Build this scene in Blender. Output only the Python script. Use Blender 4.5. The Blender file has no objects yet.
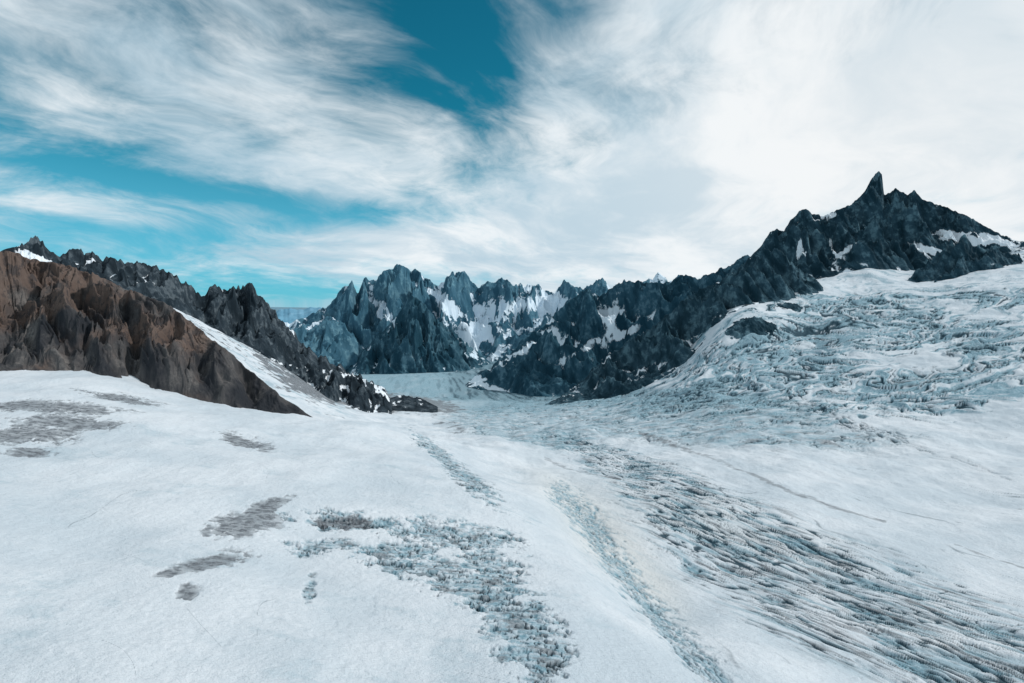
import bpy, math, time
import numpy as np
T0=time.time()
F=568.9; HZ=300.0
rng=np.random.RandomState(7)
# ---------------------------------------------------------------- noise
N=1024
perm=rng.permutation(N).astype(np.int32)
ang=rng.rand(N)*2*np.pi
GX=np.cos(ang).astype(np.float32); GY=np.sin(ang).astype(np.float32)
def pn(x,y,seed=0):
    x=x+seed*17.37; y=y+seed*31.71
    fx=np.floor(x); fy=np.floor(y)
    xi=fx.astype(np.int32); yi=fy.astype(np.int32)
    dx=(x-fx).astype(np.float32); dy=(y-fy).astype(np.float32)
    def g(ox,oy):
        h=perm[(perm[(xi+ox)&1023]+yi+oy)&1023]
        return GX[h]*(dx-ox)+GY[h]*(dy-oy)
    sx=dx*dx*dx*(dx*(dx*6-15)+10); sy=dy*dy*dy*(dy*(dy*6-15)+10)
    a=g(0,0); b=g(1,0); a=a+(b-a)*sx
    c=g(0,1); d=g(1,1); c=c+(d-c)*sx
    return (a+(c-a)*sy)*1.5
def fbm(x,y,o=5,seed=0,gain=.5):
    r=0;a=1;t=0
    for i in range(o):
        r=r+a*pn(x*2.03**i,y*2.03**i,seed+i*3); t+=a; a*=gain
    return r/t*1.4
def ridged(x,y,o=5,seed=0,gain=.5):
    r=0;a=1;t=0
    w=1.0
    for i in range(o):
        n=1-np.abs(pn(x*2.07**i,y*2.07**i,seed+i*5))*1.6
        r=r+a*n*w; t+=a; a*=gain
        w=np.clip(n*1.3,0.2,1)
    return r/t
def voro(x,y,seed=0):
    xi=np.floor(x).astype(np.int32); yi=np.floor(y).astype(np.int32)
    x=x.astype(np.float32); y=y.astype(np.float32)
    f1=np.full(x.shape,9.,np.float32); f2=f1.copy(); cid=np.zeros(x.shape,np.float32)
    for ox in(-1,0,1):
        for oy in(-1,0,1):
            h=perm[(perm[(xi+ox+seed)&1023]+yi+oy)&1023]
            h2=perm[(h*7+13)&1023]
            cx=xi+ox+h/1024.; cy=yi+oy+h2/1024.
            d=np.sqrt((cx-x)**2+(cy-y)**2).astype(np.float32)
            m=d<f1
            f2=np.where(m,f1,np.minimum(f2,d)); cid=np.where(m,h/1024.,cid); f1=np.where(m,d,f1)
    return f1,f2,cid
def ss(a,b,x):
    t=np.clip((x-a)/(b-a),0,1); return t*t*(3-2*t)
# ---------------------------------------------------------------- glacier control points (survey points -> world)
cp=[ # bearing,elevation,distance(m)
(-300,683,190),(100,683,200),(300,683,210),(512,683,220),(620,683,230),(700,683,240),(850,683,285),(1024,683,300),(1350,683,310),
(-300,1400,60),(512,1400,66),(1350,1400,75),(512,1000,120),(0,1000,110),(1100,1000,140),
(-300,540,300),(100,560,310),(300,560,340),(440,560,362),(512,565,365),(590,580,360),(640,600,375),(720,600,405),(850,600,420),(1024,600,430),(1350,600,440),
(-300,450,400),(0,480,400),(150,480,440),(300,480,480),(420,480,545),(480,490,550),(540,505,560),(590,520,600),(660,510,650),(800,500,700),(1024,500,720),(1350,500,730),
(-300,350,760),(0,420,560),(150,430,600),(300,445,640),(400,445,750),(450,455,760),(500,470,800),(560,470,900),(700,450,1100),(900,450,1050),(1024,440,1100),(1350,430,1100),
(0,365,810),(80,372,820),(130,381,830),(200,399,835),(260,411,835),(320,422,840),(370,428,870),(410,434,900),
(-300,335,1200),(0,335,1100),(100,338,1150),(200,372,1150),(300,412,1150),(350,424,1200),(400,433,1250),(440,437,1300),(500,440,1300),(600,435,1400),
(-300,280,1800),(0,285,1700),(100,292,1700),(150,306,1600),(200,325,1700),(250,350,1800),(290,374,1900),(330,400,1950),(380,412,2000),(430,414,2200),(480,420,2000),(550,415,2100),(620,410,2000),(700,395,1900),(800,385,1800),(900,380,1700),(1024,360,1650),(1350,340,1600),
(740,362,2200),(800,332,2450),(850,340,2200),(1024,310,2200),(1350,290,2200),(770,310,2650),
(850,284,3100),(920,284,2950),(1024,262,2950),(1200,250,3100),(1350,240,3100),
(600,401,2580),(640,391,2550),(680,366,2550),(700,345,2600),(720,322,2680),(735,309,2720),(762,301,2780),(800,297,2830),(828,292,2900),
(760,296,3350),(800,284,3350),(830,276,3350),(870,268,3350),(920,272,3350),(950,268,3350),(1000,257,3350),(1100,250,3350),
(520,405,2800),(470,406,2800),(420,404,2800),(380,402,2700),(330,390,2400),(250,350,2350),(150,305,2300),(0,270,2300),(-300,270,2400),
(380,378,4800),(420,378,4800),(450,388,4200),(500,395,3800),(560,395,3800),(640,380,3700),(300,372,4800),(200,345,4500),(0,310,4500),(-300,310,4500),
(700,360,4500),(850,290,5000),(1024,270,5000),(1350,270,5000),
(330,372,6600),(400,372,6600),(460,368,6600),(550,355,7000),(700,340,7500),(900,310,7500),(1300,300,8000),(200,350,7000),(-200,320,7000),
(-300,330,15000),(200,330,15000),(500,330,15000),(800,330,15000),(1300,330,15000),(-300,312,45000),(500,312,45000),(1300,312,45000)]
cp=np.array(cp,float)
CU=(cp[:,0]-512)/F; CV=np.log(cp[:,2]); CS=(HZ-cp[:,1])/F
KU=2.2
A=np.stack([CU*KU,CV],1)
n=len(A); r2=((A[:,None]-A[None])**2).sum(2)
K=0.5*r2*np.log(r2+1e-9)+np.eye(n)*1e-3
Pm=np.concatenate([np.ones((n,1)),A],1)
M=np.block([[K,Pm],[Pm.T,np.zeros((3,3))]])
W=np.linalg.solve(M,np.concatenate([CS,np.zeros(3)]))
TU0,TU1,TV0,TV1=-1.6,1.6,math.log(50),math.log(50000); TNU,TNV=560,480
tu,tv=np.meshgrid(np.linspace(TU0,TU1,TNU),np.linspace(TV0,TV1,TNV))
tab=W[n]+W[n+1]*tu*KU+W[n+2]*tv
for i in range(n):
    rr=(tu*KU-A[i,0])**2+(tv-A[i,1])**2
    tab+=W[i]*.5*rr*np.log(rr+1e-9)
def base_s(u,v):
    a=np.clip((u-TU0)/(TU1-TU0)*(TNU-1),0,TNU-1.001); b=np.clip((v-TV0)/(TV1-TV0)*(TNV-1),0,TNV-1.001)
    ai=a.astype(int); bi=b.astype(int); fa=a-ai; fb=b-bi
    return (tab[bi,ai]*(1-fa)+tab[bi,ai+1]*fa)*(1-fb)+(tab[bi+1,ai]*(1-fa)+tab[bi+1,ai+1]*fa)*fb
# ---------------------------------------------------------------- mesh helper
def make_grid(name,X,Y,Z,mat,attrs,keep=None):
    R,C=X.shape
    co=np.stack([X,Y,Z],-1).reshape(-1,3).astype(np.float32)
    idx=np.arange(R*C,dtype=np.int32).reshape(R,C)
    q=np.stack([idx[:-1,:-1],idx[:-1,1:],idx[1:,1:],idx[1:,:-1]],-1)
    if keep is not None:
        k=keep[:-1,:-1]|keep[:-1,1:]|keep[1:,1:]|keep[1:,:-1]
        q=q[k]
    q=q.reshape(-1,4)
    used=np.zeros(R*C,bool); used[q.ravel()]=True
    remap=np.cumsum(used)-1
    q=remap[q].astype(np.int32); co=co[used]
    me=bpy.data.meshes.new(name)
    me.vertices.add(len(co)); me.vertices.foreach_set('co',co.ravel())
    me.loops.add(q.size); me.loops.foreach_set('vertex_index',q.ravel())
    me.polygons.add(len(q)); me.polygons.foreach_set('loop_start',np.arange(0,q.size,4,dtype=np.int32))
    me.polygons.foreach_set('use_smooth',np.ones(len(q),bool))
    for an,arr in attrs.items():
        a=me.attributes.new(an,'FLOAT','POINT'); a.data.foreach_set('value',arr.reshape(-1)[used].astype(np.float32))
    me.update(calc_edges=True)
    me.materials.append(mat)
    ob=bpy.data.objects.new(name,me); bpy.context.scene.collection.objects.link(ob)
    return ob
# ---------------------------------------------------------------- node DSL
class S:
    def __init__(s,nt,sock): s.nt=nt; s.k=sock
    def _m(s,op,o=None,o2=None,clamp=False):
        nd=s.nt.nodes.new('ShaderNodeMath'); nd.operation=op; nd.use_clamp=clamp
        s.nt.links.new(s.k,nd.inputs[0])
        for i,x in((1,o),(2,o2)):
            if x is None: continue
            if isinstance(x,S): s.nt.links.new(x.k,nd.inputs[i])
            else: nd.inputs[i].default_value=x
        return S(s.nt,nd.outputs[0])
    def __add__(s,o): return s._m('ADD',o)
    __radd__=__add__
    def __sub__(s,o): return s._m('SUBTRACT',o)
    def __mul__(s,o): return s._m('MULTIPLY',o)
    __rmul__=__mul__
    def __truediv__(s,o): return s._m('DIVIDE',o)
    def ss(s,a,b,lo=0.,hi=1.):
        nd=s.nt.nodes.new('ShaderNodeMapRange'); nd.interpolation_type='SMOOTHSTEP'
        s.nt.links.new(s.k,nd.inputs[0])
        for i,x in enumerate((a,b,lo,hi)): nd.inputs[i+1].default_value=x
        return S(s.nt,nd.outputs[0])
def comb(nt,x,y,z=0.):
    nd=nt.nodes.new('ShaderNodeCombineXYZ')
    for i,k in enumerate((x,y,z)):
        if isinstance(k,S): nt.links.new(k.k,nd.inputs[i])
        else: nd.inputs[i].default_value=k
    return S(nt,nd.outputs[0])
def noise(nt,vec,scale,detail=4,rough=.5,dist=0.):
    nd=nt.nodes.new('ShaderNodeTexNoise'); nd.inputs['Scale'].default_value=scale
    nd.inputs['Detail'].default_value=detail; nd.inputs['Roughness'].default_value=rough; nd.inputs['Distortion'].default_value=dist
    nt.links.new(vec.k,nd.inputs['Vector']); return S(nt,nd.outputs[0])
def mixc(nt,f,a,b):
    nd=nt.nodes.new('ShaderNodeMix'); nd.data_type='RGBA'
    if isinstance(f,S): nt.links.new(f.k,nd.inputs[0])
    else: nd.inputs[0].default_value=f
    for i,c in((6,a),(7,b)):
        if isinstance(c,S): nt.links.new(c.k,nd.inputs[i])
        else: nd.inputs[i].default_value=(*c,1)
    return S(nt,nd.outputs[2])
def attr(nt,nm):
    nd=nt.nodes.new('ShaderNodeAttribute'); nd.attribute_name=nm; return S(nt,nd.outputs['Fac'])
def pos(nt):
    nd=nt.nodes.new('ShaderNodeNewGeometry')
    sp=nt.nodes.new('ShaderNodeSeparateXYZ'); nt.links.new(nd.outputs['Position'],sp.inputs[0])
    return S(nt,nd.outputs['Position']),[S(nt,o) for o in sp.outputs]
def newmat(nm):
    m=bpy.data.materials.new(nm); m.use_nodes=True; nt=m.node_tree
    b=nt.nodes['Principled BSDF']; b.inputs['Specular IOR Level'].default_value=.1
    return m,nt,b
def bump(nt,h,dist,strength,b):
    nd=nt.nodes.new('ShaderNodeBump'); nd.inputs['Distance'].default_value=dist; nd.inputs['Strength'].default_value=strength
    nt.links.new(h.k,nd.inputs['Height']); nt.links.new(nd.outputs[0],b.inputs['Normal'])
def rock_mat(nm,dark,mid,light,sc,snowc=(.80,.84,.88),bd=6.,warm=None,sv=.7):
    m,nt,b=newmat(nm); P,(x,y,z)=pos(nt)
    n2=noise(nt,P,sc*5,4,.65)
    st=noise(nt,comb(nt,x*1.0+z*.35,y*.6,z*.22),sc*3,5,.6)
    c=mixc(nt,st.ss(.36,.6),dark,mid)
    c=mixc(nt,(n2*.5+st*.5).ss(.5,.62),c,light)
    if warm: 
        c=mixc(nt,(noise(nt,P,sc*.6,3,.6)+z*.0012).ss(.42,.55)*.75,c,warm)
        c=mixc(nt,n2.ss(.48,.60)*.65,c,dark)
    sn=attr(nt,'snow')+ (n2-.5)*sv+(st-.5)*.6
    sf=sn.ss(.46,.56)
    c=mixc(nt,sf,c,snowc)
    nt.links.new(c.k,b.inputs['Base Color']); b.inputs['Roughness'].default_value=.9
    h=st+n2*.5
    bump(nt,h*(sf*-.8+1),bd,.7,b)
    return m
# ---------------------------------------------------------------- glacier
NU,NV=1400,1220
us=np.linspace(-1.18,1.18,NU); 
vs=np.concatenate([np.linspace(math.log(60),math.log(160),50),np.linspace(math.log(161),math.log(3600),NV-190),np.linspace(math.log(3620),math.log(45000),140)])
U,V=np.meshgrid(us,vs); 
SB=base_s(U,V)
Y=np.exp(V); X=U*Y; Z=SB*Y
PX=(512+F*U).astype(np.float32); PY=(HZ-F*SB).astype(np.float32)
def blob(cx,cy,rx,ry,a=0):
    a=math.radians(a); c,s=math.cos(a),math.sin(a)
    dx=PX-cx; dy=PY-cy
    return np.exp(-(((dx*c+dy*s)/rx)**2+((-dx*s+dy*c)/ry)**2))
def pl(pts,w):
    best=np.full(PX.shape,1e9,np.float32)
    for (x0,y0),(x1,y1) in zip(pts[:-1],pts[1:]):
        vx,vy=x1-x0,y1-y0; t=np.clip(((PX-x0)*vx+(PY-y0)*vy)/(vx*vx+vy*vy),0,1)
        best=np.minimum(best,(PX-x0-t*vx)**2+(PY-y0-t*vy)**2)
    return np.exp(-best/(w*w))
near=(Y<3600)
big=fbm(X/260,Y/260,4,1)
sm=fbm(X/40,Y/60,4,5)
Z=Z+near*(big*np.clip(Y/400,.3,3)*5.0+sm*np.clip(Y/600,.3,2)*1.8)
dirt=np.zeros_like(SB); ice=np.zeros_like(SB); crev=np.zeros_like(SB); cream=np.zeros_like(SB)
al=-.27*X+.96*Y; ac=.96*X+.27*Y
wx=fbm(X/120,Y/160,3,9)
# bare patches on dome
e1=fbm(X/22,Y/22,5,11,.6); e2_=fbm(X/5,Y/7,5,13,.6)
pm=0
for b in [(242,522,46,15,-14),(262,508,32,10,-20),(212,562,46,10,-12),(188,594,13,9,0),(60,411,70,7,3),(25,432,60,11,0),(75,424,60,7,5),(120,400,46,5,8),(245,440,32,6,12),(345,520,34,7,0),(170,575,20,5,-10),(30,448,30,5,0),(180,385,30,5,0),(20,408,40,6,0)]:
    pm=np.maximum(pm,blob(*b))
pf=ss(.36,.60,pm+e1*.50+e2_*.36)*ss(.08,.3,pm)
dirt+=pf*(.36+.36*ss(-.3,.4,fbm(X/9,Y/5,4,15,.6))+.22*ss(.35,.9,pm))
Z-=pf*.8
# ice outcrops
bm=0
for b in [(470,590,70,20,25),(520,628,48,34,50),(430,568,68,15,12),(455,535,68,13,8),(350,520,55,9,5),(320,545,34,10,0),(395,548,42,10,0),(545,658,26,28,40),(310,590,6,16,10),(490,565,38,22,30),(470,480,40,10,40),(440,452,35,6,35)]:
    bm=np.maximum(bm,blob(*b))
bn=fbm(X/18,Y/14,5,21,.6); bn2=fbm(X/4,Y/3,4,22,.6)
bf=ss(.28,.58,bm+bn*.70+bn2*.25)*ss(.06,.3,bm)
wv=fbm(X/9,Y/9,3,25)
f1,f2,cid=voro(X/16+wv*1.1,Y/6+X*.05+wv*1.1,3)
edge=1-ss(.02,.14,f2-f1)
f1,f2,cidb=voro(X/5+wv,Y/2+wv,6)
edgeb=1-ss(.03,.16,f2-f1)
sev=ss(-.5,.1,fbm(X/20,Y/20,3,27))
Z-=bf*(edge*3.0*sev+cid*2.4+edgeb*.3)
ice+=bf*(.26+.5*ss(-.3,.5,fbm(X/7,Y/3,4,26))+.2*cid)
dirt+=bf*.60*ss(-.1,.35,fbm(X/14,Y/5,4,28,.6))
crev+=bf*(edge*1.4*sev+edgeb*.28)
# dome edge channel
chn=fbm(ac/7,al/16,5,31,.6)
ch=pl([(560,492),(590,520),(620,560),(655,605),(700,655),(760,720)],15)
ch2=pl([(575,500),(600,545),(640,585),(690,640),(740,700)],26)
f1,f2,cid2=voro(ac/3+wv*.5,al/6+wv,8)
e2=1-ss(.05,.22,f2-f1)
chf=ss(.32,.9,ch+.8*chn)*ss(.05,.3,ch)
Z-=chf*(e2*1.+cid2*1.1)+ch2*5
ice+=chf*(.20+.5*cid2)+.30*ch2*ss(-.2,.5,fbm(ac/3,al/20,4,33)); crev+=chf*e2*.6
cream+=np.clip(blob(600,530,45,22,40)+blob(650,575,50,18,45)+blob(560,490,40,15,30)*.6+blob(700,520,120,20,15)*.4,0,1)
def lines(a,b,w,seed,warp=.6):
    nn=pn(a+warp*pn(a*.4,b*.4,seed+40),b,seed)
    return 1-ss(0,w,np.abs(nn))
# hairline cracks and old firn bands on the dome
dome=ss(40,-40,PX-560-(PY-500)*.85)*(PY>425)*(Y<900)
hc=lines(X/60+Y/90,Y/120-X/200,.012,141,1.)*ss(.1,.35,pn(X/70,Y/70,142))
crev+=dome*hc*.6
ice+=dome*.26*ss(.05,.6,fbm(X/60,Y/45,5,143,.6))+dome*.12*ss(.1,.5,fbm(X/50+Y/120,Y/7+X/40,4,144,.55))
reg=np.clip(blob(900,622,170,44,20)+blob(745,545,110,28,27)+blob(680,500,75,17,28)+blob(640,470,90,13,20)+blob(980,660,130,42,15)+.6*blob(820,590,220,62,22),0,1.3)
dac=ac+.22*al
pat=fbm(dac/20,al/110,5,52,.6)+.55*(reg-.6)
st1=lines(dac/10+wx*1.2,al/80,.12,51)*ss(-.05,.3,pat)
st2=lines(dac/4+wx*2,al/45,.16,55)*ss(.05,.35,fbm(dac/10,al/50,4,56,.6)+.5*(reg-.5))
st3=lines(dac/14+al/26,al/30+wx*2,.12,57)*ss(.1,.4,fbm(X/24,Y/30,4,59,.6)+.4*(reg-.5))
rg=ss(.12,.7,reg)
cc=np.clip(st1+.8*st2+.7*st3,0,1)*rg
dk=ss(.25,.6,fbm(dac/26,al/70,5,261,.62)+.35*(reg-.5))*rg      # deeper broken pockets
Z-=cc*2.2+dk*2; crev+=cc*1.35+dk*.35*ss(-.1,.3,fbm(X/4,Y/6,3,262)); ice+=rg*.58*ss(-.1,.35,fbm(dac/10,al/70,5,58,.6))+cc*.3+dk*.5
dirt+=.55*rg*ss(.1,.45,fbm(dac/9,al/60,5,60,.6))
rt=ss(540,660,PX+(PY-430)*-.5)*ss(395,430,PY)
dirt+=rt*.17*ss(-.1,.5,fbm(dac/14,al/260,5,62,.6))+rt*.03
l4=lines(dac/30+wx,al/240,.05,64)*ss(-.1,.3,fbm(dac/60,al/120,3,65)); crev+=rt*l4*.55
l5=lines(dac/16+wx,al/160,.05,264)*ss(.0,.3,fbm(dac/50,al/100,3,265)); crev+=rt*l5*.4
for pts,w,s in [([(640,432),(680,446),(720,462),(780,488),(830,506),(885,520)],1.5,71),([(545,457),(575,468),(620,480)],1.1,72),([(955,545),(1000,560),(1040,570)],1.2,77)]:
    ml=pl(pts,w*1.8); dirt+=ss(.35,1.1,ml+.8*fbm(X/14,Y/18,5,s,.6))*.5*ss(.1,.4,ml)
mid=np.clip(blob(560,418,110,14,0)+blob(700,415,120,18,0)+blob(640,400,90,10,0)+blob(530,435,50,10,10)+.6*blob(800,440,150,12,0),0,1)
mn=fbm(X/80,Y/120,4,81)
mc=np.clip(lines(X/50+mn*1.5,Y/18+mn*2,.16,82)*ss(-.1,.35,pn(X/80,Y/80,83))+.8*lines(X/24,Y/12+mn*2,.18,84)*ss(.0,.35,pn(X/60,Y/80,85)),0,1)*ss(.1,.6,mid)
Z-=mc*6; crev+=mc*1.05; ice+=ss(.1,.6,mid)*(.52+.5*fbm(X/40,Y/30,5,86,.6))
dirt+=ss(.1,.6,mid)*.42*ss(-.1,.4,fbm(X/60,Y/40,4,87,.6))
# icefall
fall=np.clip(blob(790,350,80,26,-8)+blob(930,328,110,18,6)+blob(965,385,110,22,-8)+blob(860,388,70,16,10)+blob(735,375,55,24,0)+blob(870,305,70,9,0)+.8*blob(680,400,70,12,0)+.7*blob(1000,296,60,8,0),0,1.2)
w1=fbm(X/420,Y/420,4,91); w2=fbm(X/420,Y/420,4,92)
Xw=X+w1*300; Yw=Y+w2*330
fn=fbm(Xw/190,Yw/80,4,93,.5)
fc=np.clip(lines(Xw/150,Yw/38,.18,94)*ss(-.2,.2,pn(Xw/190,Yw/110,95))+.9*lines(Xw/75,Yw/19,.18,96)*ss(-.05,.3,pn(Xw/140,Yw/70,97))+.7*lines(Xw/50,Yw/9,.22,196)*ss(.05,.35,pn(Xw/110,Yw/50,197)),0,1)
ff=ss(.12,.62,fall+fn*.75)*ss(.02,.15,fall)
pk=ss(.1,.5,fbm(Xw/220,Yw/60,5,198,.6)+.25*(fall-.5))*ff
Z-=ff*fc*8-ff*fn*12; crev+=ff*fc*1.35+pk*.30
ice+=ff*(.22+1.1*ss(-.15,.35,fbm(Xw/130,Yw/35,5,98,.6)))+pk*.4
far=ss(.0,.4,fbm(Xw/300,Yw/60,5,100,.6))*ss(1400,1900,Y)*ss(620,740,PX)
ice+=.60*far; crev+=far*.5*lines(Xw/120,Yw/22,.2,102)
tc=ss(.35,.75,pl([(790,395),(830,415),(860,428),(900,440)],6)+pl([(860,428),(930,455),(1010,480)],4)*.6)
tl=lines(X/9,Y/60,.25,99); Z-=tc*tl*4; crev+=tc*tl*.8
# valley tongue and rubble
tong=ss(2900,3500,Y)*(PX>300)*(PX<640)
ice+=tong*(.85+.3*fbm(X/90,Y/500,5,101)); crev+=tong*(.35*ss(-.1,.35,fbm(X/45+Y/300,Y/700,4,104,.6))+.38*ss(430,460,PX))
ice+=.5*ss(2100,2800,Y)*(PX>380)*(PX<640)*(1-tong)
rub=np.clip(blob(425,404,45,8,8)+blob(455,428,28,6,20)*.5+blob(350,400,55,12,8)*.8,0,1)
dirt+=ss(.35,.75,rub+.6*fbm(X/40,Y/50,5,103,.6))*.7*ss(.05,.3,rub)
lr=np.clip(blob(260,352,50,14,40)*.6+blob(320,388,40,14,15)+blob(200,325,40,8,35)*.4,0,1)
dirt+=ss(.45,.65,lr+.7*fbm(X/35,Y/45,5,105,.6))*.9*ss(.1,.3,lr)
strip=(Y>1250)*(Y<2600)*ss(380,330,PX)
ice+=strip*.5*ss(-.1,.4,fbm(X/60,Y/50,5,107,.6)); crev+=strip*.7*lines(X/60+Y/90,Y/50,.08,108)*ss(0,.3,pn(X/120,Y/120,109))
far_haze=ss(6000,9000,Y)
ice=np.clip(ice,0,1)
gm,nt,b=newmat('glacier_snow'); P,(x,y,z)=pos(nt)
D=attr(nt,'dirt'); I=attr(nt,'ice'); Cv=attr(nt,'crev'); Fa=attr(nt,'far'); Cr=attr(nt,'cream')
n1=noise(nt,P,.009,5,.6); n2=noise(nt,P,.25,4,.65); n3=noise(nt,P,1.6,3,.6)
rp=noise(nt,comb(nt,x*.5+y*.1,y*1.6-x*.25,0),.55,3,.6)
c=mixc(nt,n1.ss(.35,.65),(.58,.635,.68),(.73,.755,.785))
c=mixc(nt,n2.ss(.35,.75)*.33,c,(.52,.575,.62))
c=mixc(nt,n3.ss(.45,.7)*.18,c,(.46,.50,.54))
c=mixc(nt,Cr*.5,c,(.70,.665,.61))
icec=mixc(nt,n2.ss(.35,.65),(.15,.285,.35),(.37,.495,.555))
c=mixc(nt,(I*1.0+(n2-.5)*.5*I.ss(0.,.2)).ss(.0,.9),c,icec)
dc=mixc(nt,n2.ss(.4,.62),(.12,.13,.145),(.27,.29,.31))
c=mixc(nt,(D+(n2-.5)*.5*D.ss(0.,.2)+(n3-.5)*.35*D.ss(0.,.2)).ss(0.05,.9),c,dc)
c=mixc(nt,(Cv+(n2-.5)*.4*Cv.ss(0.,.2)).ss(.1,.95)*.94,c,(.020,.055,.078))
c=mixc(nt,Fa,c,(.16,.28,.35))  # distance haze painted into the base colour of the farthest ground
nt.links.new(c.k,b.inputs['Base Color']); b.inputs['Roughness'].default_value=.75
bump(nt,n2*1.3+n3*.4+rp*1.0+n1*8.,1.0,.85,b)
glacier=make_grid('glacier_terrain',X,Y,Z,gm,{'dirt':np.clip(dirt,0,1),'ice':ice,'crev':np.clip(crev,0,1),'far':far_haze,'cream':cream})
# ---------------------------------------------------------------- mountains
def zs(a): return (a-a.mean())/(a.std()+1e-6)
def blur(a,k=2):
    for _ in range(k):
        a=(a+np.roll(a,1,0)+np.roll(a,-1,0))/3; a=(a+np.roll(a,1,1)+np.roll(a,-1,1))/3
    return a
def mountain(name,pts,mat,du=.9,dv=.0017,curve=1.25,rib=.16,jag=2.,snowfn=None,seed=0,wl=None,back=.9,snow0=0.,slant=.3,fine=1.):
    p=np.array(pts,float)
    px=np.arange(p[0,0],p[-1,0],du)
    cy=np.interp(px,p[:,0],p[:,1]); cd=np.interp(px,p[:,0],p[:,2]); by=np.interp(px,p[:,0],p[:,3]); bd=np.interp(px,p[:,0],p[:,4])
    dmin=bd.min()*.93; dmax=cd.max()*1.10
    v=np.arange(math.log(dmin),math.log(dmax),dv)
    PXm,Vm=np.meshgrid(px,v); Ym=np.exp(Vm); u=(PXm-512)/F; Xm=u*Ym
    L=wl or (cd.mean()-bd.mean())*.30
    xc=(px-512)/F*cd
    jg=(ridged(xc/(L*.6),xc*0,5,seed+1,.6)-.45)*jag+pn(xc/(L*.12),xc*0,seed+2)*jag*.35
    edgew=np.clip(np.minimum(px-p[0,0],p[-1,0]-px)/25,0,1)
    cy=cy-jg*edgew
    zc=(HZ-cy)/F*cd; zb=(HZ-by)/F*bd
    span=np.maximum(cd-bd,20)
    wq=fbm(Xm/L,Ym/L,3,seed+5)*.18
    q=(Ym-bd)/(span)
    H=zc-zb
    qq=q+wq*np.clip(q*(1-q)*4,0,1)
    front=np.where(q<0,q*1.0,np.sign(qq)*np.abs(qq)**curve)
    hb=1-(q-1)*back*1.4
    prof=np.where(q<=1,front,hb)
    h=zb+H*prof
    # spurs and couloirs run down the fall line (long in Y, short in X)
    wrp=fbm(Xm/(L*1.6),Ym/(L*1.6),3,seed+7)*L*.55
    wr2=fbm(Xm/(L*.5),Ym/(L*.5),3,seed+17)*L*.12
    xs=Xm+slant*(Ym-bd.mean())
    r1=zs(ridged((xs+wrp)/L,(Ym+wrp)/(L*4.),2,seed+8,.45))
    r2=zs(ridged((xs+wrp*.6+wr2)/(L*.36),(Ym)/(L*1.2),3,seed+9,.45))
    r3=zs(ridged((xs+wr2*2)/(L*.10),Ym/(L*.3),3,seed+10,.5))
    r4=fbm(Xm/(L*.30),Ym/(L*.22),4,seed+14,.5)
    win=np.clip(4*q*(1-q),0,1)**.6*(q<1)*(q>0)
    Hs=np.maximum(H,10)
    h=h+Hs*rib*(r1*.42*win+r2*.13*(win*.85+.1)+r3*.028*fine*(win*.8+.15)+r4*.09*(win*.9+.1))
    cap=zc*Ym/cd
    h=np.minimum(h,cap+Hs*.015)
    g=base_s(u,Vm)*Ym
    keep=h>g-np.maximum(25,Ym*.01)
    hbz=blur(h,4)
    gy,gx=np.gradient(hbz); dY=np.gradient(Ym,axis=0); dX=np.gradient(Xm,axis=1)
    sl=np.clip(np.sqrt((gy/dY)**2+(gx/dX)**2),0,4)
    sn=snow0-.11*r1-.12*r2-.10*zs(sl)-.06*r3+.2*fbm(Xm/(L*.7),Ym/(L*.7),3,seed+12)
    PYm=HZ-F*h/Ym
    if snowfn is not None: sn=sn+snowfn(PXm,PYm,Xm,Ym,h)
    return make_grid(name,Xm,Ym,h,mat,{'snow':np.clip(sn,-1,1.5)},keep)
def outcrop(name,pxc,d,wid,dep,hgt,mat,seed=0,res=150):
    xc=(pxc-512)/F*d
    a=np.linspace(-1.4,1.4,res)
    A_,B_=np.meshgrid(a,a)
    Xo=xc+A_*wid/2; Yo=d+B_*dep/2
    g=base_s(Xo/Yo,np.log(Yo))*Yo
    r=np.sqrt(A_**2+B_**2)+.35*fbm(A_*1.5,B_*1.5,4,seed)
    h=g+hgt*(1-r)*1.1+hgt*.5*ridged(A_*2.5,B_*1.5,5,seed+3)*(r<1.2)-hgt*.25
    return make_grid(name,Xo,Yo,h,mat,{'snow':.15-.3*fbm(A_*3,B_*3,4,seed+5)},h>g-15)
def bl(PXm,PYm,cx,cy,rx,ry,a=0):
    a=math.radians(a); c,s=math.cos(a),math.sin(a); dx=PXm-cx; dy=PYm-cy
    return np.exp(-(((dx*c+dy*s)/rx)**2+((-dx*s+dy*c)/ry)**2))
def blobs(lst): 
    return lambda a,b,X_,Y_,h_: sum(w*bl(a,b,*t) for w,t in lst)
brown=rock_mat('brown_rock',(.028,.030,.035),(.082,.077,.077),(.20,.18,.168),.012,bd=6,warm=(.15,.103,.083))
darkr=rock_mat('dark_rock',(.012,.020,.027),(.034,.049,.062),(.10,.122,.138),.008,bd=8)
rightr=rock_mat('blue_grey_rock',(.008,.030,.044),(.030,.069,.094),(.095,.17,.205),.006,bd=10)
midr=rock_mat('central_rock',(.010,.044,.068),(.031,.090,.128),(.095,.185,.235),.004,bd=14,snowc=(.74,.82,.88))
farr=rock_mat('hazy_rock',(.032,.10,.148),(.070,.168,.23),(.15,.29,.355),.0022,bd=25,snowc=(.70,.80,.88),sv=.95)  # aerial haze painted into the rock colours: lighter and bluer
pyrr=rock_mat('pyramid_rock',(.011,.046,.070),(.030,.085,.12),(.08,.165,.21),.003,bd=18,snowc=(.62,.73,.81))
hill=rock_mat('distant_haze_rock',(.13,.30,.42),(.16,.34,.46),(.2,.38,.5),.0006,bd=20)  # pale blue of distance haze painted in as base colour

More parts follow.
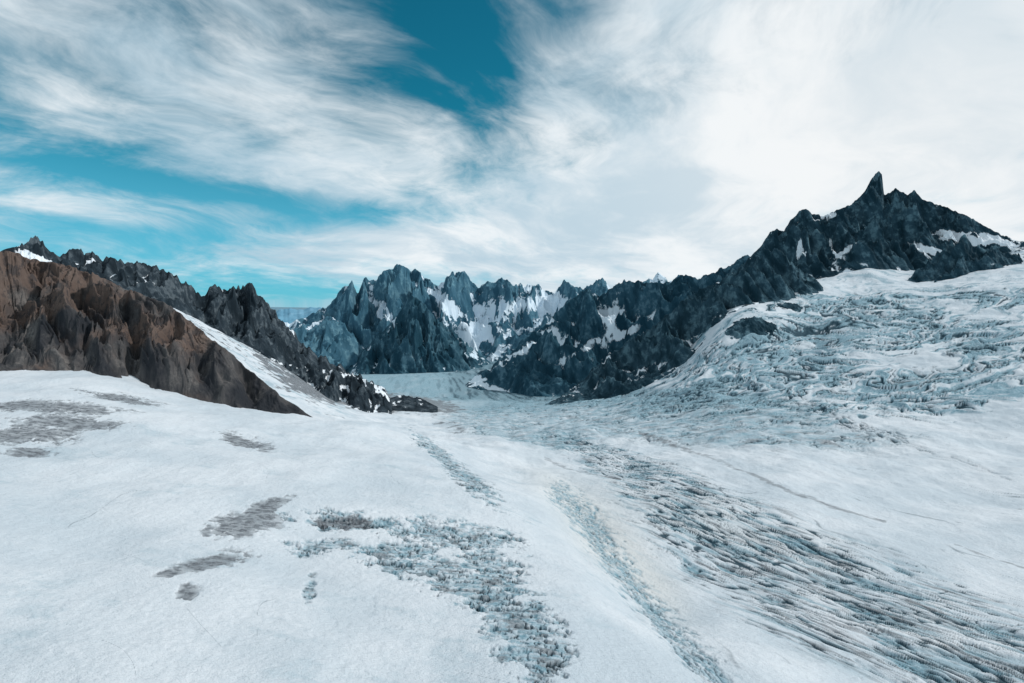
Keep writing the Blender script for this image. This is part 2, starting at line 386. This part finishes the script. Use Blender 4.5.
mountain('brown_rock_ridge',[(-200,231,1080,352,770),(-100,240,1080,358,780),(0,251,1060,363,800),(20,256,1060,365,805),(40,263,1050,367,810),(60,266,1050,369,815),(80,270,1040,372,820),(105,280,1020,377,825),(130,291,1000,382,830),(165,304,980,391,835),(200,329,960,400,838),(240,362,930,408,838),(280,395,890,417,838),(318,421,850,424,838)],brown,du=.7,dv=.0009,curve=1.0,rib=.44,jag=3,seed=100,wl=95,snow0=-.25,slant=.9,fine=1.6,snowfn=blobs([(.8,(185,382,10,8))]))
mountain('dark_mountain_ridge',[(-200,235,2200,285,1850),(-100,245,2200,280,1900),(0,254,2200,270,1900),(20,246,2300,270,1900),(35,239,2300,272,1950),(45,244,2300,274,1950),(60,254,2350,276,1950),(80,250,2400,280,1980),(100,258,2400,288,2000),(140,264,2450,300,2020),(160,270,2500,308,2050),(180,282,2550,318,2060),(195,290,2600,326,2080),(205,293,2600,330,2090),(215,286,2650,336,2100),(235,291,2700,346,2130),(250,285,2700,352,2150),(262,298,2750,358,2180),(280,320,2800,368,2200),(300,342,2820,378,2250),(330,362,2850,390,2300),(360,378,2880,398,2400),(388,392,2900,407,2450)],darkr,du=.8,dv=.0013,curve=.95,rib=.38,jag=9,seed=130,wl=125,snow0=.09,snowfn=blobs([(1.2,(32,256,22,5,18)),(.5,(95,285,30,6,15))]))
mountain('rocky_outcrop',[(235,352,2050,360,1950),(252,349,2060,368,1940),(268,356,2080,378,1940),(280,362,2100,384,1940),(300,368,2120,392,1940),(325,370,2150,400,1950),(345,374,2180,405,1980),(365,380,2200,409,2000),(385,388,2230,411,2020),(392,402,2230,412,2050)],darkr,du=.8,dv=.001,curve=1.,rib=.5,jag=4,seed=160,wl=60,snow0=.33)
mountain('moraine_mound',[(385,400,2450,409,2250),(400,395,2500,411,2250),(420,398,2500,413,2250),(438,407,2450,414,2250)],darkr,du=.8,dv=.001,curve=1.,rib=.3,jag=2,seed=170,wl=60,snow0=.1)
far_pts=[(230,335),(270,326),(290,322),(310,315),(325,308),(335,300),(345,286),(352,283),(357,295),(364,281),(375,279),(385,272),(400,267),(410,270),(420,276),(430,280),(438,289),(447,278),(457,273),(468,277),(478,288),(490,281),(500,279),(515,286),(530,283),(545,289),(555,290),(565,282),(575,288),(590,286),(602,279),(612,288),(625,283),(640,285),(650,281),(658,272),(668,281),(680,276),(700,281),(760,300)]
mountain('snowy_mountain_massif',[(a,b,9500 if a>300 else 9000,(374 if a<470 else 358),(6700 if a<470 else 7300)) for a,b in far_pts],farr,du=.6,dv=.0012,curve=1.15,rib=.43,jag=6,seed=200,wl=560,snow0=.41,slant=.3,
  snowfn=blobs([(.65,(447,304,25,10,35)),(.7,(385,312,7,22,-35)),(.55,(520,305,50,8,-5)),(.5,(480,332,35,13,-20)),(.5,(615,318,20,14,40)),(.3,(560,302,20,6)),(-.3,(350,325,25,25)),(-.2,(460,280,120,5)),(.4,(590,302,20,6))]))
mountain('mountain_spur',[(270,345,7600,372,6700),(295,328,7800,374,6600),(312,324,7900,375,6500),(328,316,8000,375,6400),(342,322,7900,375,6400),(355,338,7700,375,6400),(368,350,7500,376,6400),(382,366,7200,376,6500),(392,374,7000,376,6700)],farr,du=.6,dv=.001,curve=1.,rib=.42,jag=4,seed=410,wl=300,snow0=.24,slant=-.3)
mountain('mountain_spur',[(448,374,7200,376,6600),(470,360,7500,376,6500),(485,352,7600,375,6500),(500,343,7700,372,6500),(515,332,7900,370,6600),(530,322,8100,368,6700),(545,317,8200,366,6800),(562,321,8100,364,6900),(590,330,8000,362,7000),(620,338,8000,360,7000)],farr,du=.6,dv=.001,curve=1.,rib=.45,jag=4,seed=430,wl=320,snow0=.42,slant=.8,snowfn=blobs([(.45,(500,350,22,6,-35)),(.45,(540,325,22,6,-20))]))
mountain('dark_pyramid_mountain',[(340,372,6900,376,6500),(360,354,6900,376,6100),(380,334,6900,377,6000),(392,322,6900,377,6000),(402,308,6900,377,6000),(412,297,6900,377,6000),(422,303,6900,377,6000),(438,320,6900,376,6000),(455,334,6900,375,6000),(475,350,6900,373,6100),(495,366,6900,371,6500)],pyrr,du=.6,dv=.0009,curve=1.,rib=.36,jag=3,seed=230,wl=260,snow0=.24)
mountain('central_mountain_ridge',[(445,398,4400,400,4000),(470,379,4500,400,3900),(490,368,4550,401,3800),(510,353,4600,402,3750),(530,336,4700,403,3700),(545,326,4700,403,3650),(560,310,4800,403,3600),(575,298,4800,402,3600),(588,291,4850,400,3600),(600,298,4850,398,3600),(612,290,4850,397,3600),(625,283,4900,395,3600),(645,284,4900,390,3600),(660,286,4900,385,3600),(680,277,4900,380,3600),(700,280,4900,370,3600),(720,271,4900,360,3600),(745,258,4900,350,3600),(770,262,4900,340,3600)],midr,du=.6,dv=.0011,curve=1.,rib=.46,jag=6,seed=260,wl=330,snow0=.40,slant=.8,snowfn=blobs([(.8,(608,318,10,16,-35)),(.8,(632,330,26,5,-30)),(.5,(520,352,20,4,-30)),(.5,(590,345,30,5,-30)),(-.2,(520,385,60,15))]))
mountain('dark_rock_buttress',[(545,404,2900,406,2700),(565,394,2950,405,2650),(580,380,3000,404,2600),(600,362,3050,401,2580),(620,347,3050,397,2560),(640,336,3100,390,2550),(660,323,3100,378,2550),(680,304,3100,366,2550),(700,291,3100,345,2600),(720,281,3100,322,2680),(735,270,3100,308,2720),(748,258,3100,304,2750),(762,251,3100,301,2780),(776,250,3100,299,2800),(788,257,3100,298,2820),(800,272,3080,298,2830),(815,279,3050,299,2840),(828,293,3000,299,2880)],rightr,du=.6,dv=.0009,curve=.95,rib=.46,jag=6,seed=290,wl=140,snow0=.27,slant=.6,snowfn=blobs([(.5,(745,290,12,4,-20)),(-.4,(575,398,25,10))]))
dent=[(715,292),(735,275),(750,258),(762,246),(770,234),(777,230),(784,233),(790,222),(799,213),(806,210),(812,215),(822,217),(832,213),(842,210),(852,205),(860,198),(866,191),(871,182),(875,176),(879,173),(882,177),(884,196),(890,194),(896,190),(901,193),(907,197),(914,192),(922,200),(932,204),(945,208),(960,214),(980,224),(1000,235),(1024,243),(1060,246),(1110,240),(1200,225),(1300,215)]
def bt(a): return np.interp(a,[715,760,800,830,870,920,950,1000,1030,1100,1300],[310,300,284,276,268,272,268,258,252,250,246])
mountain('rock_spire_mountain',[(a,b,4300,bt(a),3350) for a,b in dent],rightr,du=.45,dv=.0009,curve=.85,rib=.44,jag=2.2,seed=320,wl=200,snow0=.40,slant=.4,
  snowfn=blobs([(1.1,(962,238,26,5,12)),(.9,(826,216,14,4,-10)),(.9,(935,252,26,4,20)),(.7,(1005,243,20,5,15)),(.6,(850,248,10,3,-30)),(.5,(800,250,6,10)),(-.7,(878,190,14,20))]))
outcrop('rock_island',962,3060,460,260,160,rightr,21,220)
outcrop('rock_island',752,2480,230,150,35,rightr,5)
outcrop('rock_island',790,2700,120,90,16,rightr,9)
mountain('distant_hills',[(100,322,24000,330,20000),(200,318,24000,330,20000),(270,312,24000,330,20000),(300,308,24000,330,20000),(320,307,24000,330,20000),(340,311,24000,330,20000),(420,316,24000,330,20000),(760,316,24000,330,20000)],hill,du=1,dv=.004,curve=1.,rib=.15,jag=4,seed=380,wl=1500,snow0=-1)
# ---------------------------------------------------------------- world
SUN_EL=math.radians(42); SUN_AZ=math.radians(88)
w=bpy.data.worlds.new('World'); bpy.context.scene.world=w; w.use_nodes=True; nt=w.node_tree
w.cycles.sampling_method='MANUAL'; w.cycles.sample_map_resolution=256
bg=nt.nodes['Background']; bg.inputs[1].default_value=.1
sky=nt.nodes.new('ShaderNodeTexSky'); sky.sky_type='NISHITA'; sky.sun_disc=False; sky.sun_elevation=SUN_EL; sky.sun_rotation=SUN_AZ; sky.altitude=3000
tc_=nt.nodes.new('ShaderNodeTexCoord'); sp=nt.nodes.new('ShaderNodeSeparateXYZ'); nt.links.new(tc_.outputs['Generated'],sp.inputs[0])
dx,dy,dz=[S(nt,o) for o in sp.outputs]
az=dx._m('ARCTAN2',dy); el=dz._m('ARCSINE')
def sb(px,py,rx,ry,a=0):
    ca=math.atan((px-512)/F); ce=math.atan((HZ-py)/math.hypot(F,px-512))
    rx/=F; ry/=F; a=math.radians(-a); c_,s_=math.cos(a),math.sin(a)
    ax=az-ca; ay=el-ce
    p_=(ax*(c_/rx)+ay*(s_/rx)); q_=(ay*(c_/ry)-ax*(s_/ry))
    r=p_*p_+q_*q_
    return (r*-1.)._m('EXPONENT')
zz=dz._m('MAXIMUM',0.)+.22
cx0=dx/zz; cy0=dy/zz
th=.55     # wind direction of the high cloud
cx=cx0*math.cos(th)-cy0*math.sin(th); cy=cx0*math.sin(th)+cy0*math.cos(th)
wn=noise(nt,comb(nt,cx,cy),.9,3,.5)-.5
wn2=noise(nt,comb(nt,cy,cx,3.),.9,3,.5)-.5
cxw=cx+wn*.9; cyw=cy+wn2*.9
st=noise(nt,comb(nt,cxw*1.0,cyw*.42,1.),2.2,6,.62)
pf_=noise(nt,comb(nt,cxw,cyw*.85,5.),2.2,7,.64)
fine=noise(nt,comb(nt,cxw*1.+cyw*.1,cyw*.45,9.),7.,5,.65)
dens=st*1.0+pf_*1.15+fine*.32-1.08
for wgt,b_ in [(-.34,(425,5,90,44,0)),(-.36,(462,60,55,50,10)),(-.36,(488,125,38,48,10)),(-.20,(560,15,50,36,0)),(-.44,(160,186,190,12,3)),(-.36,(40,234,150,28,3)),(-.28,(200,285,170,16,3)),(-.2,(300,222,130,10,-6)),(-.12,(720,15,60,60,0)),(-.25,(80,140,160,22,12)),(-.22,(340,60,90,40,30)),(-.18,(60,60,90,20,10)),
   (.08,(200,100,230,40,8)),(.36,(900,110,260,130,-10)),(.20,(640,210,200,80,0)),(.08,(100,25,150,30,10)),(.2,(90,212,120,7,4)),(.18,(420,250,200,25,0))]:
    dens=dens+sb(*b_)*wgt
cov=dens.ss(-.27,.44)
shade=noise(nt,comb(nt,cxw*.9,cyw*.5,12.),1.9,6,.6).ss(.36,.64)
warm=sb(930,110,230,150,0)
cc_=mixc(nt,shade,(5.0,6.5,7.5),(8.7,9.2,9.5))
cc_=mixc(nt,warm*.5,cc_,(9.5,9.4,9.3))
tn=nt.nodes.new('ShaderNodeMix'); tn.data_type='RGBA'; tn.blend_type='MULTIPLY'; tn.inputs[0].default_value=1
nt.links.new(sky.outputs[0],tn.inputs[6]); tn.inputs[7].default_value=(.08,.92,.84,1)
hzf=el.ss(0.30,0.0)*.75
blue=mixc(nt,hzf,S(nt,tn.outputs[2]),(1.6,4.9,7.2))
res=mixc(nt,cov,blue,cc_)
nt.links.new(res.k,bg.inputs[0])
# ---------------------------------------------------------------- sun
from mathutils import Vector
sd=Vector((math.sin(SUN_AZ)*math.cos(SUN_EL),math.cos(SUN_AZ)*math.cos(SUN_EL),math.sin(SUN_EL)))
L=bpy.data.lights.new('sun','SUN'); L.energy=2.4; L.angle=math.radians(3); L.color=(1,.97,.93)
lo=bpy.data.objects.new('sun',L); bpy.context.scene.collection.objects.link(lo); lo.rotation_euler=sd.to_track_quat('Z','Y').to_euler(); lo.location=(0,0,3000)
# ---------------------------------------------------------------- camera
cam=bpy.data.cameras.new('camera'); co=bpy.data.objects.new('camera',cam); bpy.context.scene.collection.objects.link(co)
cam.lens=20; cam.sensor_width=36; cam.shift_y=-(341.5-HZ)/1024; cam.clip_start=1; cam.clip_end=120000
co.rotation_euler=(math.radians(90),0,0); bpy.context.scene.camera=co
sc=bpy.context.scene; sc.view_settings.view_transform='Standard'; sc.view_settings.look='None'; sc.view_settings.exposure=0
print('done',time.time()-T0)
